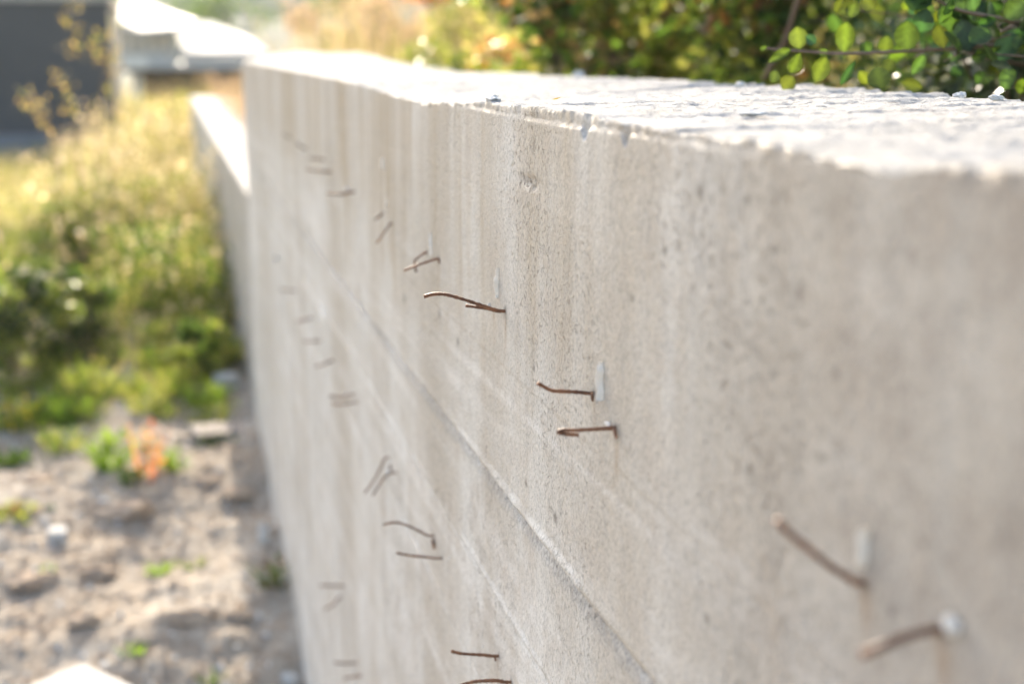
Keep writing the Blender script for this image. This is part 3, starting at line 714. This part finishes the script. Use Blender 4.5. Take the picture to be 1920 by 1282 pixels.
EXPL = [(655,275,640,150,95,0),(905,295,920,118,115,1),(1255,280,1255,108,118,2),(1460,270,1430,135,95,3),(1130,298,1142,200,92,4),
 (655,300,600,410,80,5),(800,320,735,457,112,1),(965,335,880,482,44,9),(1085,375,1112,518,112,2),(1040,470,985,395,60,0),(1175,335,1125,412,80,6),
 (1352,310,1280,418,62,10),(1222,460,1345,492,78,3),(480,350,610,275,55,5),(520,395,500,470,60,6),(620,430,560,505,85,0),(690,200,745,245,60,9),
 (890,-10,850,78,55,4),(1010,-30,1070,60,100,1),(960,20,935,100,70,6),(1260,0,1240,60,60,3),(1000,240,1050,290,80,11),(760,300,812,285,40,7),(470,262,432,280,24,7),
 (1420,60,1420,130,50,4), (1850,165,1768,352,120,9), (1795,505,1832,365,85,10), (1590,120,1692,250,60,11), (1650,60,1540,150,75,8), (1755,112,1650,132,60,12), (1905,60,1790,100,62,4), (1885,200,1852,285,45,2), (1885,525,1905,430,70,5), (1310,92,1402,28,95,10), (1300,84,1335,45,40,4), (1900,150,1860,250,90,9), (1700,300,1610,335,55,11), (1560,300,1480,330,50,8), (1560,420,1500,380,70,12), (1640,470,1690,400,75,13),
 (1690,430,1710,470,60,5)]
for bx, by, tx, ty, wd, k in EXPL:
    dd = D0+.10*(bx-450)/1000+random.uniform(-.03, .03)
    b = at_dist(*zpix(bx, by), dd); t = at_dist(*zpix(tx, ty), dd+random.uniform(-.008, .008))
    nrm = (tocam-Vector(b)).normalized()+Vector((random.uniform(-.35, .35), random.uniform(-.2, .2), random.uniform(-.3, .3)))
    put_leaf(b, t, wd/2.981/FPX*dd*1.18, nrm, b1, k)
b2, P2 = branch([at_dist(2010, 75, 2.3), at_dist(1895, 40, 2.2), at_dist(1800, 20, 2.12), at_dist(1735, -10, 2.1)], .0042)
def scatter(br, P, n, size, darkp):
    for k in range(n):
        p = P[random.randrange(0, len(P))]
        b = Vector(p)+Vector((random.gauss(0, .02), random.gauss(0, .02), random.gauss(0, .018)))
        d = Vector((random.gauss(0, 1), random.gauss(0, .7), random.gauss(0, 1))).normalized()
        L = size*random.uniform(.65, 1.25)
        nrm = Vector((random.gauss(0, 1), random.gauss(-.6, 1), random.gauss(.4, 1)))
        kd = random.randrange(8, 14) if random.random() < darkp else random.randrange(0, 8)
        put_leaf(b, b+d*L, L*random.uniform(.85, 1.1), nrm, br, kd)
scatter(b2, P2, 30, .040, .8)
nb_ = 0
for k in range(34):
    px = random.choice([random.uniform(1680, 1960), random.uniform(1500, 1960)]); py = random.uniform(-140, 165); dd = random.uniform(2.12, 2.65)
    if px < 1740: dd = random.uniform(2.3, 2.75)
    t = Vector(at_dist(px, py, dd)); a = Vector((1.35+random.uniform(-.25, .25), 2.35+random.uniform(-.2, .3), 1.55+random.uniform(0, .25)))
    m = (t+a)/2+Vector((random.uniform(-.05, .05), random.uniform(-.05, .05), random.uniform(0, .1)))
    br, PP = branch([a, m, t], .0035); scatter(br, PP[3:], 8 if nleaf[0] < 290 else 0, .038, .78)
nst = 6500
a = RNG.normal(size=(nst, 3)); a /= np.linalg.norm(a, axis=1)[:, None]; a *= RNG.uniform(.2, 1, (nst, 1))**.5
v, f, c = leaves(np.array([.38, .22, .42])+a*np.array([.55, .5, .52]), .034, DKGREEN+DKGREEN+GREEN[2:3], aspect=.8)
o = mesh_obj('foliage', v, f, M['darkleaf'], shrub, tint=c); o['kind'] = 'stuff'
MB().tube(spline([(0.2, .05, -.06), (.18, .02, .1), (.25, .1, .45)], 4), .012, 7).build('stem', M['bark'], shrub, True)
MB().tube(spline([at_dist(1432, 150, 3.2)-sh0, at_dist(1472, 75, 3.15)-sh0, at_dist(1502, -20, 3.1)-sh0], 4), .006, 6).build('stem', M['bark'], shrub, True)

# -- weeds and bushes on the left
LG = lambda x, y: (x, y, gh(x, y)-.01)
proto = tuft('tall_grass', LG(-.9, 11.5), 1.0, .28, 240, STRAW+YGREEN, 'clump of tall straw coloured grass in the blurred weeds left of the wall', group='tall straw grass clumps', heads=HEADS, lean=.28, wd=.009, leafn=260, leafpal=YGREEN+GREEN[3:])
proto2 = tuft('tall_weed', LG(-.5, 9.8), .75, .22, 110, YGREEN+STRAW[:2], 'clump of yellow green weeds among the straw grass', group='yellow green weed clumps', heads=HEADS, lean=.3, wd=.010, mat='leaf', leafn=620, leafpal=YGREEN+GREEN*2, leafsize=.05)
def spread(p, spots):
    for (x, y, s) in spots:
        s *= float(np.clip((y-6.6)/3.2, .45, 1.0))*random.uniform(.85, 1.12)
        s *= .5+.62*float(sstep(-1.9, -.7, np.array(x)))
        c = copy_tree(p); c.location = LG(x, y); c.scale = (s*random.uniform(.9, 1.1), s*random.uniform(.9, 1.1), s); c.rotation_euler = (0, 0, random.uniform(0, 6.28))
spots1 = [(-random.uniform(.25, 2.9), random.uniform(10.5, 21), random.uniform(.75, 1.05)) for k in range(40)]
spots2 = [(-random.uniform(.15, 1.7), random.uniform(8.9, 13), random.uniform(.7, 1.05)) for k in range(20)]+[(-.12, 8.2, .55), (-.22, 8.7, .7), (-.14, 9.3, .8), (-.3, 9.4, .8), (-.35, 8.3, .4), (-.5, 8.6, .6), (-.75, 8.4, .5), (-.2, 7.9, .5)]
spread(proto, spots1); spread(proto2, spots2)
bush('bush', LG(-1.28, 8.3), .40, .66, 2200, [DKGREEN, YGREEN, GREEN+YGREEN, YGREEN, DKGREEN], .055, 'dark green low bush at the left edge above the bare soil', mat='gloss', clumps=18)
bush('bush', LG(-.93, 8.7), .30, .5, 1500, [GREEN, YGREEN, DKGREEN], .05, 'mid green low bush right of the dark one', mat='gloss', clumps=14)
bush('bush', LG(-1.75, 9.3), .45, .75, 3200, [YGREEN, GREEN, YGREEN], .05, 'bright green bush behind the dark low bush at the left', mat='gloss', clumps=14)
bush('bush', LG(-.25, 8.0), .18, .35, 900, [GREEN, YGREEN], .045, 'small green bush against the foot of the wall', clumps=9)
for k, (x, y) in enumerate([(-1.5, 27), (-.9, 30), (-.2, 28), (.4, 33), (-1.9, 34), (-.6, 36), (.9, 37), (-1.2, 39), (.2, 40), (1.5, 36), (-2.6, 30), (.1, 24.5)]):
    zt_ = 1.77-random.uniform(38, 75)*y/FPX; h_ = zt_-gh(x, y)
    tuft('tall_brush', LG(x, y), h_/1.02, .5, 160, STRAW+PINK[3:]+YGREEN, 'brownish brush far off between the weeds and the white house', 'brush', 'far brush in front of the white house', heads=STRAW, lean=.22, wd=.014, leafn=260, leafpal=STRAW+YGREEN, leafsize=.08)
for k, (x, y) in enumerate([(.66, 10.5), (.62, 12.5), (.62, 14.8), (.6, 16.8)]):
    tuft('dry_grass', (x, y, .93), .60, .26, 150, PINK, 'peach dry grass leaning over the lower wall', group='peach grass leaning over the lower wall', heads=PINK, lean=.5, wd=.011)
# tall flowering stalks in front of the dark building
def stalk(px_list, dist, label):
    pts = [at_dist(*p, dist) for p in px_list]; g0 = pts[-1].copy(); x, y = g0[0], g0[1]; zg = gh(x, y)
    root = empty('flower_stalk', (x, y, zg), label, 'weed', None); o_ = np.array([x, y, zg])
    MB().tube([Vector(p-o_) for p in pts[::1]]+[Vector((0, 0, -.02))], .004, 5).build('stem', M['bark'], root, True)
    ps = []
    for p in pts[:-1]:
        for k in range(2):
            q = p-o_+np.array([random.gauss(0, .03), random.gauss(0, .03), random.gauss(0, .04)])
            ps.append(leaves(q+RNG.normal(0, .022, (9, 3)), .034, [(.34, .28, .07), (.40, .31, .12), (.22, .24, .06)]))
    v, f, c = join(ps); h = mesh_obj('flower_head', v, f, M['straw'], root, tint=c); h['kind'] = 'stuff'
stalk([(130,20),(150,70),(185,90),(200,110),(190,170),(180,330)], 8.5, 'tallest flowering stalk in front of the dark building')
stalk([(98,128),(112,160),(140,215),(150,330)], 8.2, 'flowering stalk in the middle of the dark building')
stalk([(60,170),(70,205),(85,220),(110,340)], 8.0, 'short flowering stalk at the lower left of the dark building')
stalk([(205,60),(200,115),(215,200),(210,330)], 9.0, 'flowering stalk at the right corner of the dark building')
# small plants on the bare soil
def sprout(px, h, spread_, n, pal, label, mat='leaf', lean=.6, wd=.014, leafn=0, leafpal=None, leafsize=.03):
    p = on_ground(*px); return tuft('weed_sprout', (p[0], p[1], p[2]-.005), h, spread_, n, pal, label, 'weed', None, None, lean, wd, mat, leafn, leafpal, leafsize)
LIME = [(.14, .22, .03), (.18, .25, .05), (.10, .17, .03)]
sprout((280,897), .33, .055, 7, ORANGE, 'orange red weed standing on the bare soil', lean=.3, leafn=85, leafpal=ORANGE+BROWN[:1]+LIME[:1], leafsize=.036, wd=.014)
sprout((205,880), .24, .05, 30, LIME, 'bright green weed left of the orange red one', lean=.5, leafn=90, leafpal=LIME, leafsize=.045, wd=.02)
sprout((325,880), .14, .04, 20, LIME, 'small green weed right of the orange red one', lean=.5, leafn=50, leafpal=LIME)
sprout((245,905), .09, .04, 18, GREEN, 'dark green leaves at the foot of the orange red weed', leafn=60, leafpal=GREEN)
sprout((110,795), .20, .09, 60, LIME, 'broad lime green weed left of the bare patch', leafn=200, leafpal=LIME, leafsize=.045)
sprout((30,800), .20, .10, 50, YGREEN, 'yellow green weed at the left edge with a yellow bloom', leafn=160, leafpal=YGREEN+[(.6, .4, .05)], leafsize=.04)
sprout((15,870), .09, .07, 50, GREEN, 'low green tuft at the left edge of the soil', leafn=80, leafpal=GREEN)
sprout((25,968), .07, .07, 40, YGREEN, 'yellowish low tuft with red leaves at the left edge', leafn=90, leafpal=YGREEN+RED, leafsize=.03)
sprout((300,1072), .045, .05, 40, LIME, 'tiny green tuft in the middle of the soil')
sprout((365,1062), .05, .04, 24, YGREEN, 'tiny pale tuft right of the tiny green one')
sprout((90,1068), .03, .03, 18, LIME, 'tiniest green tuft below the white stone chip')
sprout((250,1228), .06, .03, 20, LIME, 'lone yellow green tuft near the bottom of the soil')
sprout((400,1275), .05, .04, 30, GREEN, 'green tuft at the bottom edge beside the wall')
sprout((510,1100), .16, .03, 20, GREEN, 'green and red sprout at the foot of the wall', leafn=50, leafpal=GREEN+RED, leafsize=.03)
sprout((380,760), .16, .08, 60, LIME, 'light green weed at the edge of the tall weeds near the wall', leafn=160, leafpal=LIME+YGREEN)
lw = tuft('low_weed', LG(-.5, 8.3), .22, .09, 34, YGREEN+STRAW[:2], 'small loose weed at the ragged edge of the tall growth', 'weed', 'small weeds along the edge of the tall growth', None, .5, .011, 'leaf', 110, YGREEN+LIME, .034)
for k in range(48):
    x, y = (-random.uniform(.05, .30), random.uniform(7.1, 8.4)) if k < 10 else (-random.uniform(.1, 1.9), 6.6+2.5*random.random()**.6)
    c = copy_tree(lw); s_ = random.uniform(.35, 1.0); c.location = LG(x, y); c.scale = (s_, s_, s_*random.uniform(.8, 1.5)); c.rotation_euler = (0, 0, random.uniform(0, 6.28))
sprout((320,700), .2, .12, 70, YGREEN, 'yellow green weed in front of the tall weeds', leafn=220, leafpal=YGREEN+GREEN)
sprout((400,830), .07, .06, 30, GREEN, 'low green leaves beside the plank', leafn=60, leafpal=GREEN)
sprout((120,700), .22, .12, 60, GREEN, 'green weed below the dark low bush', leafn=260, leafpal=GREEN+YGREEN)
sprout((210,740), .12, .12, 60, GREEN, 'green weed behind the bare patch', leafn=160, leafpal=GREEN+YGREEN)

# stones, clods and rubbish on the soil
def rock(name, px, r, mat, label, cat, sx=1, sy=1, sz=.6, seed=1, lift=.3, group=None, flat=True):
    p = on_ground(*px); r *= .72 if name == 'soil_clod' else .8; v, f = blob((0, 0, r*sz*lift), r, sx, sy, sz, seed, 3)
    o = mesh_obj(name, v, f, M[mat]); o.location = p; return tag(o, label, cat, group)
def block(name, px, sx, sy, sz, rz, tilt, mat, label, cat):
    p = on_ground(*px); mb = MB().box(-sx/2, sx/2, -sy/2, sy/2, -sz*.3, sz*.7)
    p = p+np.array([0, 0, .04 if name == 'stone_slab' else .012]); o = mb.build(name, M[mat]); o.location = p; o.rotation_euler = (tilt[0], tilt[1], rz)
    bv = o.modifiers.new('bevel', 'BEVEL'); bv.width = min(sx, sy, sz)*.12; bv.segments = 2
    return tag(o, label, cat)
block('stone_chip', (108,1010), .075, .08, .045, .1, (0, .05), 'slab', 'small white rectangular stone chip on the soil', 'stone')
block('stone_slab', (150,1335), .25, .27, .07, .72, (.06, .0), 'slab', 'large white slab corner at the bottom left', 'slab')
block('plank_piece', (425,812), .34, .16, .03, .25, (.1, .05), 'plank', 'weathered plank lying at the foot of the wall', 'plank')
block('stone_block', (425,728), .11, .12, .10, .4, (0, 0), 'slab', 'white block among the weeds at the foot of the wall', 'stone')
rock('stone_chip', (494,1010), .045, 'slab', 'white upright stone chip beside the sprout at the wall foot', 'stone', .6, .8, 1.6, 3)
rock('stone_chip', (545,1278), .04, 'slab', 'pale stone at the wall foot near the bottom edge', 'stone', 1, 1, .8, 5)
rock('soil_clod', (232,968), .11, 'clod', 'largest soil clod with a dark undercut, below the orange weed', 'clod', 1.3, .9, .55, 11)
rock('soil_clod', (180,1080), .075, 'clod', 'mid sized soil clod left of the tiny green tuft', 'clod', 1.3, .9, .6, 12)
rock('soil_clod', (350,1165), .10, 'clod', 'long pale soil clod towards the wall', 'clod', 1.6, .6, .5, 13)
rock('soil_clod', (445,1160), .06, 'clod', 'reddish brown clod near the wall foot', 'clod', 1.3, .8, .6, 14)
rock('soil_clod', (60,1090), .10, 'clod', 'dark flat clod at the left of the soil', 'clod', 1.4, 1, .4, 15)
rock('soil_clod', (165,1170), .07, 'clod', 'dark clod above the large white slab', 'clod', 1.2, .9, .6, 16)
rock('soil_clod', (390,910), .08, 'clod', 'pale clod between the orange weed and the wall', 'clod', 1.3, .9, .5, 17)
rock('soil_clod', (440,930), .09, 'clod', 'grey clod close to the wall foot', 'clod', 1.2, 1, .5, 18)
rock('soil_clod', (70,905), .07, 'clod', 'clod below the low green tuft at the left', 'clod', 1.2, 1, .5, 19)
# dry litter: twigs and dead stems on the soil
mbt = MB()
for k in range(420):
    x, y = -random.uniform(.03, 1.9), random.uniform(3.3, 8.6); a = random.uniform(0, 6.28); L = random.uniform(.03, .14); z = gh(x, y)+.006
    mbt.tube([(x, y, z), (x+L*.5*math.cos(a), y+L*.5*math.sin(a), z+.008), (x+L*math.cos(a+.3), y+L*math.sin(a+.3), z+.002)], random.uniform(.0012, .003), 4, False)
tag(mbt.build('dry_litter', M['litter']), 'dead stems and twigs scattered over the bare ground', 'litter', kind='stuff')
# crumbs of soil and grit
n = 9000; xx = -RNG.uniform(.01, 2.0, n); yy = RNG.uniform(3.2, 8.4, n); zz = ground_h(xx, yy)
tv = np.array([(1, 0, -.2), (-.5, .8, -.2), (-.5, -.8, -.2), (0, 0, .8)]); tfc = np.array([(0, 1, 3), (1, 2, 3), (2, 0, 3)])
r = .004+.022*RNG.random(n)**4
an = RNG.uniform(0, 6.28, n); ca, sa = np.cos(an), np.sin(an)
vv = tv[None]*r[:, None, None]*(1+.5*RNG.uniform(-1, 1, (n, 4, 3)))
vx = vv[..., 0]*ca[:, None]-vv[..., 1]*sa[:, None]; vy = vv[..., 0]*sa[:, None]+vv[..., 1]*ca[:, None]
v = np.stack([vx+xx[:, None], vy+yy[:, None], vv[..., 2]+zz[:, None]], -1).reshape(-1, 3)
f = (np.arange(n)[:, None, None]*4+tfc[None]).reshape(-1, 3)
tag(mesh_obj('gravel', v, f, [M['clod'], M['stone']], fmat=np.repeat((RNG.random(n) < .25).astype(int), 3)), 'crumbs of soil and grit strewn over the bare ground', 'gravel', kind='stuff')
# undergrowth filling the weed field
n = 26000; xx = -RNG.uniform(.1, 9, n)*RNG.random(n)**.3; yy = 9.2+RNG.random(n)**1.2*16
zz = ground_h(xx, yy)+RNG.random(n)*(.18+.22*(vnoise(xx*1.3, yy*1.3, 77)+.5))
v, f, c = leaves(np.stack([xx, yy, zz], -1), .06, YGREEN+STRAW+GREEN[:2], aspect=.4)
tag(mesh_obj('undergrowth', v, f, M['leaf'], tint=c), 'low yellow green undergrowth beneath the tall weeds', 'undergrowth', kind='stuff')

# ------------------------------------------------------------------ buildings
def house_dark():
    Y = 25.; r = on_axis(214, 200, 1, Y); x1 = r[0]; z0 = on_axis(50, 252, 1, Y)[2]; zt = on_axis(100, 3, 1, Y)[2]
    root = empty('grey_building', (x1, Y, z0), 'dark grey boxy building at the upper left', 'building')
    W_ = 9.; H = zt-z0
    MB().box(-W_, 0, 0, 6, -.6, H).build('wall', M['dark'], root)
    MB().box(-W_-.1, .04, -.06, 6.1, H+.002, H+.10).build('roof_edge', M['frame'], root)
    MB().box(-W_-.3, -1.05, -.5, -.004, -.9, .0).build('plinth', M['darkj'], root)
house_dark()
def house_white():
    Y = 50.
    q = lambda px, py, y=Y: on_axis(px, py, 1, y)
    o = q(330, 200); o[2] = gh(o[0], Y)
    root = empty('white_house', o, 'pale house with white pitched roofs and a columned veranda', 'house')
    L = lambda px, py, y=Y: Vector(q(px, py, y)-o)
    # veranda slab
    a = L(262, 112); b = L(700, 112); zt = L(300, 122)[2]; zb = L(300, 130)[2]
    MB().box(a[0]-.9, b[0], .0, 7, zb, zt).build('veranda_roof', M['roof'], root)
    xl = L(218, 112)[0]
    MB().box(xl, a[0]+.25, -.3, -.004, zb+.02, L(300, 106)[2]).build('roof_edge', M['white'], root)
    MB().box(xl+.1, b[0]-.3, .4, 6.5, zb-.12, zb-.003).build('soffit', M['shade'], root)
    cx = L(256, 150)[0]
    for dx in (0, 4.5): MB().tube([(cx+dx, .7, -.2), (cx+dx, .7, zb-.16)], .2, 14).build('column', M['white'], root, True)
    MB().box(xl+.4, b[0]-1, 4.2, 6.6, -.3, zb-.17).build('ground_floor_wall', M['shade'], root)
    # upper storey with curtained windows
    yu = 1.6; u0 = L(214, 80, Y+yu)[0]; u1 = L(331, 80, Y+yu)[0]; zu1 = L(250, 52, Y+yu)[2]
    MB().box(u0-2.5, u1, yu, 6.4, zt+.002, zu1).build('upper_wall', M['white'], root)
    zs0 = L(250, 99, Y+yu)[2]; zs1 = L(250, 60, Y+yu)[2]
    x = L(226, 80, Y+yu)[0]; x_end = L(326, 80, Y+yu)[0]; nw = 5; st = (x_end-x)/nw
    for k in range(nw):
        x0 = x+k*st+.03; x1 = x+(k+1)*st-.03
        fr = MB(); t = .04
        fr.box(x0, x1, yu-.06, yu-.004, zs0, zs0+t).box(x0, x1, yu-.06, yu-.004, zs1-t, zs1).box(x0, x0+t, yu-.06, yu-.004, zs0+t, zs1-t).box(x1-t, x1, yu-.06, yu-.004, zs0+t, zs1-t)
        w_ = fr.build('window', M['frame'], root)
        MB().box(x0+t+.002, x1-t-.002, yu-.03, yu-.006, zs0+t+.002, zs1-t-.002).build('curtain', M['curtain'], w_)
    # hip roof above the windows and gable roof on the right
    e = [L(196, 40, Y+.9), L(262, 56, Y+.9), L(333, 51, Y+1.2), L(372, 38, Y+2.2)]
    zr = L(230, -8, Y+3.5)
    def slab(name, pts, th=.14):
        pts = [Vector(p) for p in pts]; n = len(pts); vs = pts+[p-Vector((0, 0, th)) for p in pts]
        fs = [tuple(range(n))]+[tuple(n+i for i in range(n))[::-1]]+[(i, n+i, n+(i+1) % n, (i+1) % n) for i in range(n)]
        o_ = mesh_obj(name, vs, [f[::-1] for f in fs], M['roof'], root); return o_
    A_, B_, C_, D_, E_ = L(205, 32, 46), L(262, 57, 49.5), L(325, 52, 49.5), L(373, 40, 52), L(236, -7, 61)
    vs = [A_, B_, C_, D_, E_]; vs += [v-Vector((0, 0, .16)) for v in vs]
    mesh_obj('roof', vs, [(4, 0, 1), (4, 1, 2), (4, 2, 3), (9, 6, 5), (9, 7, 6), (9, 8, 7), (0, 5, 6, 1), (1, 6, 7, 2), (2, 7, 8, 3), (3, 8, 9, 4), (4, 9, 5, 0)], M['roof'], root)
    zg0 = L(350, 99, Y+.9)[2]; zg1 = L(400, 42, Y+4.5)[2]; xr0 = u1+.06; xr1 = L(503, 80, Y+.9)[0]
    slab('roof', [(xr0, .9, zg0), (xr1, .9, zg0+.03), (xr1-.6, 4.5, zg1-.5), (xr0+1.2, 4.5, zg1), (xr0, 4.5, zg1-.1)])
    MB().box(xr0+.2, xr1-.5, 1.3, 4.2, zt+.003, zg0-.15).build('upper_wall', M['white'], root)
house_white()
# trees hiding the horizon beyond the houses
for k, (x, y, s, lab) in enumerate([(-14, 95, 7.5, 'dark distant tree behind the dark building'), (4.5, 110, 9, 'blurred distant tree behind the white roofs'), (13, 100, 8, 'blurred distant tree behind the dry brush'), (-2, 125, 10, 'distant tree left of the one behind the white roofs'), (30, 90, 6, 'distant tree behind the middle bushes')]):
    t = empty('distant_tree', (x, y, gh(x, y)), lab, 'tree')
    MB().tube([(0, 0, -.2), (.1, 0, s*.4), (0, .1, s*.75)], [s*.05, s*.04, s*.02], 8).build('trunk', M['bark'], t, True)
    ps = []
    for q in range(12):
        a = random.uniform(0, 6.28); rr = s*.36*random.random()**.5; c0 = np.array([rr*math.cos(a), rr*math.sin(a), s*random.uniform(.35, .98)])
        p = RNG.normal(size=(90, 3)); p /= np.linalg.norm(p, axis=1)[:, None]; ps.append(leaves(c0+p*s*.2*RNG.uniform(.3, 1, (90, 1)), .4, GREEN, aspect=.7))
    v, f, c = join(ps); o = mesh_obj('crown', v, f, M['leaf'], t, tint=c); o['kind'] = 'stuff'

# ------------------------------------------------------------------ air
hz = MB().box(-300, 340, -70, 525, -8, 92).build('haze', None); tag(hz, 'thin pale sunlit haze filling the air', kind='stuff')
hm = bpy.data.materials.new('air'); hm.use_nodes = True; t_ = hm.node_tree; t_.nodes.clear()
pv = t_.nodes.new('ShaderNodeVolumePrincipled'); pv.inputs['Density'].default_value = .0004; pv.inputs['Color'].default_value = (.93, .95, 1, 1); pv.inputs['Anisotropy'].default_value = .25
ho = t_.nodes.new('ShaderNodeOutputMaterial'); t_.links.new(pv.outputs[0], ho.inputs['Volume']); hz.data.materials.append(hm)
